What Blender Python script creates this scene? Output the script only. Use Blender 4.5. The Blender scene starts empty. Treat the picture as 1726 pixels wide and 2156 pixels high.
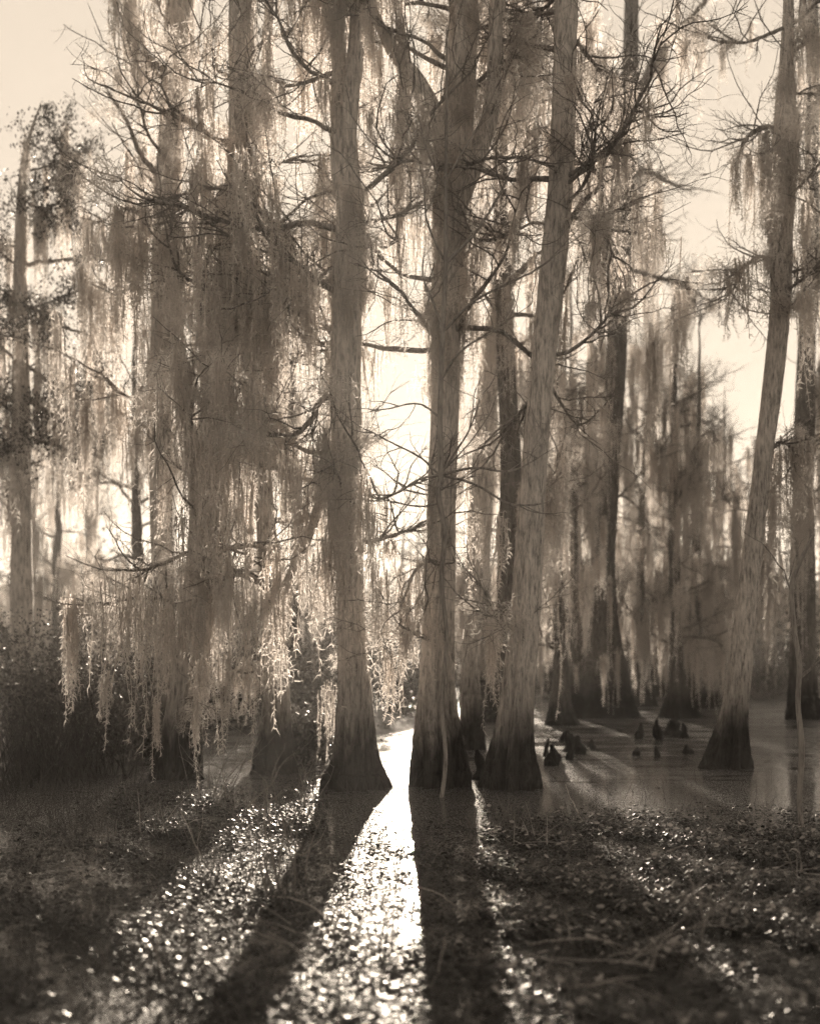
import bpy, math, numpy as np

# ------------------------------------------------------------------ camera, sky, sun, exposure
F, CX, HY, EYE = 2600.0, 863.0, 1375.0, 1.6
sc = bpy.context.scene
cam_d = bpy.data.cameras.new('camera'); cam = bpy.data.objects.new('camera', cam_d)
sc.collection.objects.link(cam); sc.camera = cam
cam.location = (0, 0, EYE); cam.rotation_euler = (math.radians(90), 0, 0)
cam_d.sensor_fit = 'VERTICAL'; cam_d.sensor_height = 36; cam_d.lens = 36 * F / 2156
cam_d.shift_y = (HY - 1078) / 2156
cam_d.clip_start = 0.1; cam_d.clip_end = 2000
cam_d.dof.use_dof = True; cam_d.dof.focus_distance = 11.8; cam_d.dof.aperture_fstop = 1.0

SUN_EL, SUN_AZ = math.radians(8.6), math.radians(0.55)      # azimuth clockwise from +Y
w = bpy.data.worlds.new('World'); sc.world = w; w.use_nodes = True
nt = w.node_tree; bg = nt.nodes['Background']
sky = nt.nodes.new('ShaderNodeTexSky'); sky.sky_type = 'NISHITA'; sky.sun_disc = False
sky.sun_elevation = SUN_EL; sky.sun_rotation = SUN_AZ; sky.dust_density = 3.0; sky.air_density = 1.0
bw = nt.nodes.new('ShaderNodeRGBToBW')
dv = nt.nodes.new('ShaderNodeMath'); dv.operation = 'ADD'; dv.inputs[1].default_value = 0.5
rt = nt.nodes.new('ShaderNodeMath'); rt.operation = 'DIVIDE'      # soft shoulder of the old plate's response to the sky
mx = nt.nodes.new('ShaderNodeMixRGB'); mx.blend_type = 'MULTIPLY'; mx.inputs[0].default_value = 1
mx.inputs[2].default_value = (1.93, 1.635, 1.31, 1)
nt.links.new(sky.outputs[0], bw.inputs[0]); nt.links.new(bw.outputs[0], rt.inputs[0])
nt.links.new(bw.outputs[0], dv.inputs[0]); nt.links.new(dv.outputs[0], rt.inputs[1])
nt.links.new(rt.outputs[0], mx.inputs[1]); nt.links.new(mx.outputs[0], bg.inputs[0])
bg.inputs[1].default_value = 0.12

sd = bpy.data.lights.new('sun', 'SUN'); sun = bpy.data.objects.new('sun', sd); sc.collection.objects.link(sun)
sd.energy = 5.0; sd.angle = math.radians(0.8); sd.color = (1.0, 0.855, 0.69)
from mathutils import Vector
dirv = Vector((math.sin(SUN_AZ) * math.cos(SUN_EL), math.cos(SUN_AZ) * math.cos(SUN_EL), math.sin(SUN_EL)))
sun.rotation_euler = dirv.to_track_quat('Z', 'Y').to_euler(); sun.location = (0, 60, 30)

vs = sc.view_settings; sc.display_settings.display_device = 'sRGB'
vs.view_transform = 'Standard'; vs.look = 'None'; vs.exposure = 1.85; vs.gamma = 1
cy = sc.cycles
cy.max_bounces = 9; cy.diffuse_bounces = 6; cy.glossy_bounces = 2; cy.transmission_bounces = 6; cy.volume_bounces = 0
cy.transparent_max_bounces = 6; cy.caustics_reflective = False; cy.caustics_refractive = False
cy.use_denoising = True; cy.denoising_input_passes = 'RGB_ALBEDO_NORMAL'; cy.denoising_prefilter = 'NONE'; cy.sample_clamp_indirect = 4

HAZE = 0.0012
rs = np.random.RandomState(11)

def P(px, py, Y):                     # a point of the swamp that stands Y metres away
    return np.array([(px - CX) * Y / F, Y, EYE + (HY - py) * Y / F])
def base_Y(py): return F * EYE / (py - HY)
def pix(p): return CX + p[0] * F / p[1], HY - (p[2] - EYE) * F / p[1]

# ------------------------------------------------------------------ materials
MAT = {}
def gray(v): return (v, v * .965, v * .935, 1)
def nodes(name):
    m = bpy.data.materials.new(name); m.use_nodes = True; t = m.node_tree
    MAT[name] = m; return m, t, t.nodes, t.nodes['Principled BSDF']
def noise(t, vec, scale, detail=4, rough=.6):
    n = t.nodes.new('ShaderNodeTexNoise'); n.inputs['Scale'].default_value = scale
    n.inputs['Detail'].default_value = detail; n.inputs['Roughness'].default_value = rough
    if vec: t.links.new(vec, n.inputs['Vector'])
    return n.outputs['Fac']
def ramp(t, fac, stops):
    r = t.nodes.new('ShaderNodeValToRGB'); e = r.color_ramp.elements
    while len(e) < len(stops): e.new(.5)
    for k, (p, c) in enumerate(stops):
        e[k].position = p; e[k].color = c if isinstance(c, tuple) else gray(c)
    t.links.new(fac, r.inputs[0]); return r.outputs[0]
def mapping(t, scale, coord='Object'):
    c = t.nodes.new('ShaderNodeTexCoord'); mp = t.nodes.new('ShaderNodeMapping')
    mp.inputs['Scale'].default_value = scale; t.links.new(c.outputs[coord], mp.inputs[0]); return mp.outputs[0]
def bump(t, h, b, strength, dist):
    bn = t.nodes.new('ShaderNodeBump'); bn.inputs['Strength'].default_value = strength
    bn.inputs['Distance'].default_value = dist; t.links.new(h, bn.inputs['Height']); t.links.new(bn.outputs[0], b.inputs['Normal'])
def math_(t, op, a, b):
    n = t.nodes.new('ShaderNodeMath'); n.operation = op
    for k, x in enumerate((a, b)):
        if isinstance(x, (int, float)): n.inputs[k].default_value = x
        else: t.links.new(x, n.inputs[k])
    return n.outputs[0]
def mixc(t, f, a, b, mode='MIX'):
    n = t.nodes.new('ShaderNodeMixRGB'); n.blend_type = mode
    for k, x in enumerate((f, a, b)):
        if isinstance(x, (int, float)): n.inputs[k].default_value = x
        elif isinstance(x, tuple): n.inputs[k].default_value = x
        else: t.links.new(x, n.inputs[k])
    return n.outputs[0]

def bark(name, lo, hi, stain_shade=True):
    m, t, N, b = nodes(name)
    v = mapping(t, (17, 17, 2.6)); f = noise(t, v, 1.5, 6, .7)
    v2 = mapping(t, (1, 1, .5)); f2 = noise(t, v2, 2.2, 3)
    v3 = mapping(t, (30, 30, 4.5)); f3 = noise(t, v3, 1.5, 4, .7)
    c = ramp(t, f, [(.38, lo), (.47, lo * .4 + hi * .6), (.62, hi)])
    c = mixc(t, .5, c, ramp(t, f2, [(.38, .6), (.6, 1.0)]), 'MULTIPLY')
    c = mixc(t, .5, c, ramp(t, f3, [(.4, .3), (.5, 1.0)]), 'MULTIPLY')
    if stain_shade:                                     # ragged high-water mark, wet and algae-blackened; deepened and faded upward to paint shade too
        co = N.new('ShaderNodeTexCoord'); sp = N.new('ShaderNodeSeparateXYZ'); t.links.new(co.outputs['Object'], sp.inputs[0])
        vv = mapping(t, (6, 6, .6)); fn = noise(t, vv, 1.0, 3)
        h = math_(t, 'ADD', sp.outputs[2], math_(t, 'MULTIPLY', fn, -.9))
        st = ramp(t, h, [(.0, (1, 1, 1, 1)), (.22, (.75, .75, .75, 1)), (.5, (.35, .35, .35, 1)), (.95, (0, 0, 0, 1))])
        c = mixc(t, st, c, mixc(t, 1, c, (.07, .07, .07, 1), 'MULTIPLY'))
    t.links.new(c, b.inputs['Base Color']); b.inputs['Roughness'].default_value = .85
    b.inputs['Specular IOR Level'].default_value = .25
    bump(t, math_(t, 'ADD', f, math_(t, 'MULTIPLY', f3, .5)), b, 1.0, .06); return m
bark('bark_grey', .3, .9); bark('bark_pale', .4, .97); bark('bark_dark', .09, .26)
bark('branch_bark', .18, .5, False); bark('limb_pale', .5, .95, False); bark('twig_bark', .2, .4, False); bark('twig_pale', .3, .5, False)

def thin(name, lo, hi, trans, rough=.7, spec=.2, scale=3.0, stretch=(1, 1, 1)):   # leaves and moss let light through
    m, t, N, b = nodes(name)
    f = noise(t, mapping(t, stretch), scale, 3)
    oi = N.new('ShaderNodeObjectInfo')
    c = ramp(t, f, [(.3, lo), (.7, hi)])
    c = mixc(t, .6, c, ramp(t, oi.outputs['Random'], [(0, .6), (1, 1.0)]), 'MULTIPLY')
    t.links.new(c, b.inputs['Base Color']); b.inputs['Roughness'].default_value = rough
    b.inputs['Specular IOR Level'].default_value = spec
    tr = N.new('ShaderNodeBsdfTranslucent'); t.links.new(c, tr.inputs[0])
    mx = N.new('ShaderNodeMixShader'); mx.inputs[0].default_value = trans
    t.links.new(b.outputs[0], mx.inputs[1]); t.links.new(tr.outputs[0], mx.inputs[2])
    t.links.new(mx.outputs[0], N['Material Output'].inputs['Surface']); return m
thin('moss', .6, .99, .58, scale=1.0, stretch=(42, 42, 9))
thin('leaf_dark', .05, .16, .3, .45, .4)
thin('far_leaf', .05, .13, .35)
thin('mat_leaf', .007, .03, .25, .42, .35, 9.0)
thin('pale_leaf', .25, .45, .3, .5, .4)
thin('dry_grass', .18, .4, .3)

m, t, N, b = nodes('mud')
f = noise(t, mapping(t, (1, 1, 1)), 3, 6); t.links.new(ramp(t, f, [(.3, .02), (.7, .07)]), b.inputs['Base Color']); b.inputs['Roughness'].default_value = .8
bump(t, f, b, .8, .1)

# dark swamp water with a skin of duckweed
m, t, N, b = nodes('swamp_water')
vo = mapping(t, (1, 1, 1))
big = noise(t, mapping(t, (.35, .8, 1)), 1.0, 5, .62)
mid = noise(t, mapping(t, (1.6, 4.0, 1)), 1.0, 4, .6)
v = N.new('ShaderNodeTexVoronoi'); v.inputs['Scale'].default_value = 70; t.links.new(vo, v.inputs['Vector'])
cover = math_(t, 'ADD', math_(t, 'MULTIPLY', big, .75), math_(t, 'MULTIPLY', mid, .4))
sp = N.new('ShaderNodeSeparateXYZ'); t.links.new(vo, sp.inputs[0])
mr = N.new('ShaderNodeMapRange'); mr.inputs[1].default_value = 10.5; mr.inputs[2].default_value = 19; mr.inputs[3].default_value = .2; mr.inputs[4].default_value = .0
t.links.new(sp.outputs[1], mr.inputs[0]); cover = math_(t, 'ADD', cover, mr.outputs[0])
weed = math_(t, 'MULTIPLY', ramp(t, cover, [(.52, (0, 0, 0, 1)), (.60, (1, 1, 1, 1))]), ramp(t, v.outputs['Distance'], [(.42, (1, 1, 1, 1)), (.6, (0, 0, 0, 1))]))
rip = noise(t, mapping(t, (.7, 4, 1)), 2.0, 3)
mr2 = N.new('ShaderNodeMapRange'); mr2.inputs[1].default_value = 16; mr2.inputs[2].default_value = 24; mr2.inputs[3].default_value = .25; mr2.inputs[4].default_value = 5.0
t.links.new(sp.outputs[1], mr2.inputs[0]); rip = math_(t, 'MULTIPLY', rip, mr2.outputs[0])
bn = N.new('ShaderNodeBump'); bn.inputs['Strength'].default_value = 1; bn.inputs['Distance'].default_value = .02; t.links.new(rip, bn.inputs['Height'])
b.inputs['Base Color'].default_value = gray(.006); b.inputs['Roughness'].default_value = .08; b.inputs['IOR'].default_value = 1.33
t.links.new(bn.outputs[0], b.inputs['Normal'])
b2 = N.new('ShaderNodeBsdfPrincipled'); b2.inputs['Roughness'].default_value = .5; b2.inputs['Specular IOR Level'].default_value = .25
t.links.new(ramp(t, v.outputs['Color'], [(.2, .03), (.8, .15)]), b2.inputs['Base Color'])
bn2 = N.new('ShaderNodeBump'); bn2.inputs['Strength'].default_value = 1; bn2.inputs['Distance'].default_value = .006
t.links.new(noise(t, vo, 95, 2), bn2.inputs['Height']); t.links.new(bn2.outputs[0], b2.inputs['Normal'])
ms = N.new('ShaderNodeMixShader'); t.links.new(weed, ms.inputs[0]); t.links.new(b.outputs[0], ms.inputs[1]); t.links.new(b2.outputs[0], ms.inputs[2])
t.links.new(ms.outputs[0], N['Material Output'].inputs['Surface'])

# ------------------------------------------------------------------ mesh helpers
C = sc.collection
def make_mesh(name, parts, mat, smooth=True):
    """parts: list of (V, faces[n x 3 or 4])"""
    parts = [p for p in parts if len(p[0])]
    V = np.concatenate([p[0] for p in parts]).astype(np.float32)
    loops, starts, tot, off, ls = [], [], [], 0, 0
    for v_, f_ in parts:
        n, k = f_.shape
        loops.append((f_ + off).ravel()); starts.append(ls + np.arange(n) * k); ls += n * k; off += len(v_)
    loops = np.concatenate(loops).astype(np.int32); starts = np.concatenate(starts).astype(np.int32)
    me = bpy.data.meshes.new(name)
    me.vertices.add(len(V)); me.vertices.foreach_set('co', V.ravel())
    me.loops.add(len(loops)); me.loops.foreach_set('vertex_index', loops)
    me.polygons.add(len(starts)); me.polygons.foreach_set('loop_start', starts)
    me.update(calc_edges=True)
    if smooth: me.polygons.foreach_set('use_smooth', np.ones(len(starts), bool))
    me.materials.append(MAT[mat]); return me
def link(name, me, parent=None, loc=(0, 0, 0), rot=0, scale=1):
    o = bpy.data.objects.new(name, me); C.objects.link(o)
    o.location = loc; o.rotation_euler = (0, 0, rot); o.scale = scale if isinstance(scale, tuple) else (scale,) * 3
    if parent: o.parent = parent
    return o
def tag(o, label, cat, group=None, kind=None):
    o['label'] = label; o['category'] = cat
    if group: o['group'] = group
    if kind: o['kind'] = kind
    return o
def empty(name, loc): 
    o = link(name, None, None, tuple(loc)); o.empty_display_size = .3; return o

def tubes(paths, radii, S=3, cap=False):
    """paths (M,K,3) radii (M,K) -> one bunch of tubes"""
    paths = np.asarray(paths, float); radii = np.asarray(radii, float)
    M, K, _ = paths.shape
    T = np.gradient(paths, axis=1); T /= np.linalg.norm(T, axis=2, keepdims=True) + 1e-9
    mz = np.abs(T[:, :, 2]).mean(1) > .75
    ref = np.where(mz[:, None], np.array([[1., 0.05, 0]]), np.array([[0.03, 0, 1.]]))[:, None, :]
    U = np.cross(T, np.broadcast_to(ref, T.shape)); U /= np.linalg.norm(U, axis=2, keepdims=True) + 1e-9
    W = np.cross(T, U)
    a = np.arange(S) * 2 * math.pi / S
    V = paths[:, :, None] + radii[:, :, None, None] * (U[:, :, None] * np.cos(a)[:, None] + W[:, :, None] * np.sin(a)[:, None])
    i = np.arange(M)[:, None, None] * K * S; k = np.arange(K - 1)[None, :, None] * S; s = np.arange(S)[None, None, :]
    s2 = (s + 1) % S
    f = np.stack([i + k + s, i + k + s2, i + k + S + s2, i + k + S + s], -1).reshape(-1, 4)
    return V.reshape(-1, 3), f
def ribbons(A, Bm, Cc, wd, rng):
    """curls: M three-point ribbons A-B-C, tapering"""
    M = len(A); d = rng.normal(size=(M, 3)); t_ = Cc - A
    n = np.cross(d, t_); n /= np.linalg.norm(n, axis=1, keepdims=True) + 1e-9; n *= (wd * .5)[:, None]
    V = np.stack([A - n, A + n, Bm + n * .9, Bm - n * .9, Cc], 1).reshape(-1, 3)
    i = np.arange(M) * 5
    q = np.stack([i, i + 1, i + 2, i + 3], 1); tr = np.stack([i + 3, i + 2, i + 4], 1)
    return (V, q), (np.zeros((0, 3)), tr), 
def curl_parts(A, D, L, wd, rng):
    B_ = A + D * (L * .5)[:, None] + rng.normal(size=A.shape) * (L * .14)[:, None]
    Cc = A + D * L[:, None] + rng.normal(size=A.shape) * (L * .2)[:, None] + np.array([0, 0, -.25]) * L[:, None]
    (V, q), (_, tr) = ribbons(A, B_, Cc, wd, rng)
    # triangles use the same vertices, so duplicate them for simple bookkeeping
    return [(V, q), (V.reshape(-1, 5, 3)[:, 2:].reshape(-1, 3), np.stack([np.arange(len(A)) * 3 + 1, np.arange(len(A)) * 3, np.arange(len(A)) * 3 + 2], 1))]
def walk(start, d0, L, K, rng, wander=.25, up=0.0):
    M = len(start); d = d0 / (np.linalg.norm(d0, axis=1, keepdims=True) + 1e-9)
    pts = [start]; step = (L / (K - 1))[:, None]
    for _ in range(K - 1):
        d = d + rng.normal(size=(M, 3)) * wander + np.array([0, 0, up]); d /= np.linalg.norm(d, axis=1, keepdims=True)
        pts.append(pts[-1] + d * step)
    return np.stack(pts, 1), d
def spline(pts, n):
    """Catmull-Rom through rows of any width"""
    p = np.asarray(pts, float); p = np.vstack([2 * p[0] - p[1], p, 2 * p[-1] - p[-2]])
    u = np.linspace(0, len(p) - 3 - 1e-6, n); i = u.astype(int); f = (u - i)[:, None]
    a, b_, c, d = p[i], p[i + 1], p[i + 2], p[i + 3]
    return .5 * ((2 * b_) + (-a + c) * f + (2 * a - 5 * b_ + 4 * c - d) * f ** 2 + (-a + 3 * b_ - 3 * c + d) * f ** 3)

def trunk_mesh(path, rad, rng, S=30, flute=1.0):
    """path (K,3), rad (K) local; fluted buttress at the foot, ridged bark above"""
    K = len(path); T = np.gradient(path, axis=0); T /= np.linalg.norm(T, axis=1, keepdims=True)
    U = np.cross(T, [0, 1, 0.]); U /= np.linalg.norm(U, axis=1, keepdims=True); W = np.cross(U, T)
    a = np.arange(S) * 2 * math.pi / S; A = np.broadcast_to(a, (K, S))
    h = path[:, 2] - path[0, 2]
    fl = np.exp(-h / 1.0)[:, None] * flute
    ph = rng.uniform(0, 6.28, 6)
    k1, k2 = rng.choice([6, 8]), rng.choice([11, 13])
    r = 1 + fl * (.85 * (.42 - np.abs(np.sin(k1 * .5 * A + ph[0] + .2 * h[:, None] + .35 * np.sin(2 * A + ph[1])))) + .13 * np.cos(k2 * A + ph[1])) 
    r += .05 * np.cos(3 * A + ph[2] + h[:, None] * .6) + .03 * np.cos(7 * A + ph[3] + h[:, None] * .9) + .035 * np.sin(h[:, None] * 1.7 + ph[4])
    r += rng.normal(size=(K, S)) * .013 + np.broadcast_to(rng.normal(size=(1, S)) * .035, (K, S))
    R = rad[:, None] * r
    V = path[:, None] + R[:, :, None] * (U[:, None] * np.cos(a)[:, None] + W[:, None] * np.sin(a)[:, None])
    k = np.arange(K - 1)[:, None] * S; s = np.arange(S)[None]; s2 = (s + 1) % S
    f = np.stack([k + s, k + s2, k + S + s2, k + S + s], -1).reshape(-1, 4)
    return V.reshape(-1, 3), f

# ------------------------------------------------------------------ moss library (each hangs down from its origin, 1 m long, 1 m = unit)
def moss_mesh(kind, seed):
    g = np.random.RandomState(seed)
    if kind == 'festoon': n, wx, wy, dens, cl, cw = 17, .075, .045, 74, .052, .0072
    elif kind == 'curtain': n, wx, wy, dens, cl, cw = 30, .30, .07, 62, .052, .0072
    elif kind == 'wisp': n, wx, wy, dens, cl, cw = 5, .03, .02, 70, .06, .008
    u = g.uniform(-1, 1, n)
    if kind == 'curtain':
        L = (.35 + .65 * g.rand(n) ** 1.3) * (.75 + .25 * np.cos(u * 6 + g.rand() * 6))
    else: L = (1 - .55 * np.abs(u) ** 1.2) * (.45 + .55 * g.rand(n))
    L[0] = 1
    K = 14; st = np.stack([u * wx, g.normal(size=n) * wy, g.uniform(-.10, .06, n) - (.10 * (u * 1.1) ** 2 if kind == 'curtain' else 0)], 1)
    p, _ = walk(st, np.tile([[0, 0, -1.]], (n, 1)), L, K, g, .10, -.18)
    if kind != 'curtain': p[:, :, :2] *= np.linspace(1, .5, K)[None, :, None]
    rad = np.broadcast_to(np.linspace(.006, .0025, K), (n, K)) * g.uniform(.6, 1.3, (n, 1))
    parts = [tubes(p, rad, 3)]
    cnt = int(dens * L.sum()); si = g.choice(n, cnt, p=L / L.sum()); ki = g.uniform(0, K - 1.001, cnt); k0 = ki.astype(int); fr = (ki - k0)[:, None]
    A = p[si, k0] * (1 - fr) + p[si, k0 + 1] * fr
    D = g.normal(size=(cnt, 3)) * [1, 1, .6] + [0, 0, -.7]; D /= np.linalg.norm(D, axis=1, keepdims=True)
    parts += curl_parts(A, D, g.uniform(.5, 1.5, cnt) * cl, g.uniform(.7, 1.3, cnt) * cw, g)
    return make_mesh('moss_' + kind, parts, 'moss', False)
LIB = {'festoon': [moss_mesh('festoon', 100 + i) for i in range(7)], 'curtain': [moss_mesh('curtain', 200 + i) for i in range(6)],
       'wisp': [moss_mesh('wisp', 300 + i) for i in range(5)]}
def tuft_mesh(seed):
    g = np.random.RandomState(seed); n = 420
    A = g.normal(size=(n, 3)) * [.11, .08, .08]; D = g.normal(size=(n, 3)) + [0, 0, -.3]; D /= np.linalg.norm(D, axis=1, keepdims=True)
    return make_mesh('moss_tuft', curl_parts(A, D, g.uniform(.04, .12, n), g.uniform(.004, .008, n), g), 'moss', False)
LIB['tuft'] = [tuft_mesh(400 + i) for i in range(4)]

OPEN = [(45, 40, 225, 215), (150, 215, 225, 440), (1400, 230, 1560, 560), (1455, 560, 1530, 700), (778, 935, 885, 1115), (782, 560, 835, 900),
        (1480, 760, 1590, 900), (235, 1085, 330, 1150), (1500, 60, 1620, 260)]
def is_open(px, py0, py1):
    for x0, y0, x1, y1 in OPEN:
        if x0 < px < x1 and py0 < y1 and py1 > y0: return True
    return False
def corridor(p, L=0):                            # keep the low sun's lane between the two middle trunks clear
    return p[1] > 15.5 and abs(p[0] - (.02 + (p[1] - 15) * .004)) < .38 + .006 * p[1] and p[2] - L < 1.4 + (p[1] - 13) * .165 and p[2] > -1
def hang(kind, p, L, parent, name='moss_festoon', rot=None, wide=1.0, g=rs, base=np.zeros(3)):
    me = LIB[kind][g.randint(len(LIB[kind]))]
    o = link(name, me, parent, tuple(np.asarray(p) - base), g.uniform(0, 6.28) if rot is None else rot)
    if kind == 'tuft': o.scale = (L, L, L)
    else: s = (.65 + .35 * min(L, 1.6)) * wide; o.scale = (s, s, L)
    return o

# ------------------------------------------------------------------ trees
def crown_from(limbs, g, n2=9, n3=6, l2=(.5, 1.4), l3=(.15, .5), thick=1.0, up=.06):
    """limbs: list of (K,3) local paths -> twig geometry plus points moss can hang from"""
    pts, dirs = [], []
    for L in limbs:
        K = len(L); idx = g.uniform(K * .2, K - 1.01, n2); i = idx.astype(int); f = (idx - i)[:, None]
        pts.append(L[i] * (1 - f) + L[i + 1] * f); dirs.append(L[i + 1] - L[i])
    A = np.concatenate(pts); D = np.concatenate(dirs); D /= np.linalg.norm(D, axis=1, keepdims=True) + 1e-9
    D = D * .8 + g.normal(size=D.shape) * [.8, .8, .45]
    M = len(A); K2 = 8
    p2, _ = walk(A, D, g.uniform(*l2, M), K2, g, .2, up)
    parts = [tubes(p2, np.linspace(.012, .004, K2)[None] * g.uniform(.6, 1.3, (M, 1)) * thick, 4)]
    i = np.repeat(np.arange(M), n3); k = g.uniform(1, K2 - 1.01, M * n3); k0 = k.astype(int); f = (k - k0)[:, None]
    A3 = p2[i, k0] * (1 - f) + p2[i, k0 + 1] * f
    D3 = (p2[i, k0 + 1] - p2[i, k0]); D3 /= np.linalg.norm(D3, axis=1, keepdims=True) + 1e-9
    D3 = D3 * .7 + g.normal(size=D3.shape) * .7; K3 = 5
    p3, _ = walk(A3, D3, g.uniform(*l3, len(A3)), K3, g, .25, .02)
    parts.append(tubes(p3, np.linspace(.0042, .0018, K3)[None] * g.uniform(.7, 1.3, (len(A3), 1)) * thick, 3))
    return parts, p2, p3

def limb_mesh(path, r0, r1, g, mat='branch_bark'):
    K = len(path); r = np.linspace(r0, r1, K) * np.minimum(1, np.linspace(4, .25, K)) * (1 + .12 * np.sin(np.arange(K) * 1.3 + g.rand() * 6))
    path = path + g.normal(size=path.shape) * r0 * .12
    return make_mesh('limb', [tubes(path[None], r[None], 8)], mat)

def build_tree(name, label, cat, trunk, Y, g, mat='bark_grey', stems=(), limbs=(), auto=10, auto_z=(4, 12), auto_len=(1.2, 3.2), moss=60,
               moss_len=(.5, 1.8), n2=9, n3=6, flute=1.0, group=None, gap=True, sink=.25, sheath=None, limb_mat='branch_bark', thick=1.0, moss_kinds=(.5, .25, .25), tufts=12, up=.06):
    rows = [np.append(P(x, y, Y), .5 * wd * Y / F) for x, y, wd in trunk]
    rows[0][2] = -sink
    if trunk[-1][1] < 60:                             # carry the tree on above the picture to a proper thin top
        e = rows[-1]; d_ = (rows[-1][:3] - rows[-2][:3]); d_ /= np.linalg.norm(d_)
        rows += [np.append(e[:3] + d_ * 2.2, e[3] * .6), np.append(e[:3] + d_ * 4.2 + [.15, 0, 0], e[3] * .15)]
    base = np.array([rows[0][0], Y, 0.0])
    root = tag(empty(name, base), label, cat, group)
    H = rows[-1][2]; n = int(max(30, H * 9))
    S = spline(rows, n); path, rad = S[:, :3] - base, np.maximum(S[:, 3], .012)
    path[:, 1] += np.cumsum(g.normal(size=n)) * .008
    link('trunk', make_mesh('trunk', [trunk_mesh(path, rad, g, 54 if Y < 22 else 20, flute)], mat), root)
    lines, mossable = [], []
    for st in stems:
        sr = [np.append(P(x, y, Y) - base, .5 * wd * Y / F) for x, y, wd in st]; d_ = sr[-1][:3] - sr[-2][:3]; d_ /= np.linalg.norm(d_)
        sr += [np.append(sr[-1][:3] + d_ * 1.8, sr[-1][3] * .5), np.append(sr[-1][:3] + d_ * 3.2, .01)]
        S2 = spline(sr, 60)
        S2[:, 1] += np.linspace(0, g.uniform(-.3, .3), 60)
        link('trunk_fork', make_mesh('trunk_fork', [trunk_mesh(S2[:, :3], S2[:, 3], g, 24, 0)], mat), root)
        lines.append(S2[::3, :3]); mossable.append(S2[5:, :3])
    for lb in limbs:                                  # (pixel path, start width, end width, depth drift)
        pts, w0, w1, dep = lb[:4]
        Lp = np.array([P(a_[0], a_[1], Y + d_) - base for a_, d_ in zip(spline(pts, 26), np.linspace(0, dep, 26))])
        link('limb', limb_mesh(Lp, .5 * w0 * Y / F * (1.3 if limb_mat == 'limb_pale' else 1), .5 * w1 * Y / F, g, limb_mat), root)
        lines.append(Lp); mossable.append(Lp[4:])
    for k in range(auto):
        z = g.uniform(*auto_z)
        if z > path[-1, 2] - .2: z = path[-1, 2] * g.uniform(.4, .97)
        i = int(np.argmin(np.abs(path[:, 2] - z)))
        az = g.uniform(0, 6.28); Lg = g.uniform(*auto_len) * (1 - .4 * z / max(H, 1))
        p, _ = walk(path[i][None], np.array([[math.cos(az), math.sin(az) * .8, .25]]), np.array([Lg]), 16, g, .16, up * .5)
        tip = p[0, -1] + base
        if gap and (is_open(*[pix(tip)[0], pix(tip)[1], pix(tip)[1]]) or corridor(tip, .5)): continue
        r0 = min(rad[i] * .45, .013 + .011 * Lg)
        link('limb', limb_mesh(p[0], r0, .007, g), root)
        lines.append(p[0]); mossable.append(p[0][3:])
    if n2 and lines:
        parts, p2, p3 = crown_from(lines, g, n2, n3, thick=thick, up=up)
        link('crown', make_mesh('crown', parts, 'twig_bark' if mat != 'twig_pale' else 'twig_pale', False), root)
        mossable += [p2[:, 2:].reshape(-1, 3)]
    if sheath:
        for z0, z1, ns in sheath:
            z = g.uniform(z0, z1, ns); i = np.clip(np.searchsorted(path[:, 2], z), 0, n - 1); a_ = g.uniform(0, 6.28, ns)
            q = path[i] + np.stack([np.cos(a_), np.sin(a_), 0 * a_], 1) * rad[i][:, None] * 1.02
            for qq in q: hang('festoon' if g.rand() < .7 else 'curtain', qq + base, g.uniform(.5, 1.1), root, 'moss_sheath', g=g, base=base, wide=.75)
            for qq in q[::2]: hang('tuft', qq + base, g.uniform(.7, 1.3), root, 'moss_tuft', g=g, base=base)
    if moss:
        pool = np.concatenate([m_ for m_ in mossable for _ in range(1)]); cnt = 0
        for _ in range(moss * 5):
            if cnt >= moss: break
            p = pool[g.randint(len(pool))] + base; L = g.uniform(*moss_len)
            if p[2] - L < .55: L = p[2] - g.uniform(.5, .9)
            if L < .25: continue
            x, y = pix(p); y2 = y + L * F / p[1]
            if y2 < -40 or x < -150 or x > 1880: continue
            if gap and (is_open(x, y, y2) or corridor(p, L)): continue
            kd = 'festoon' if cnt % 20 < 20 * moss_kinds[0] else ('curtain' if cnt % 20 < 20 * (moss_kinds[0] + moss_kinds[1]) else 'wisp')
            hang(kd, p, L, root, g=g, base=base); cnt += 1
        for _ in range(tufts):
            p = pool[g.randint(len(pool))] + base
            if gap and corridor(p): continue
            hang('tuft', p, g.uniform(.6, 1.6), root, 'moss_tuft', g=g, base=base)
    return root, base, path, rad

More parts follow.
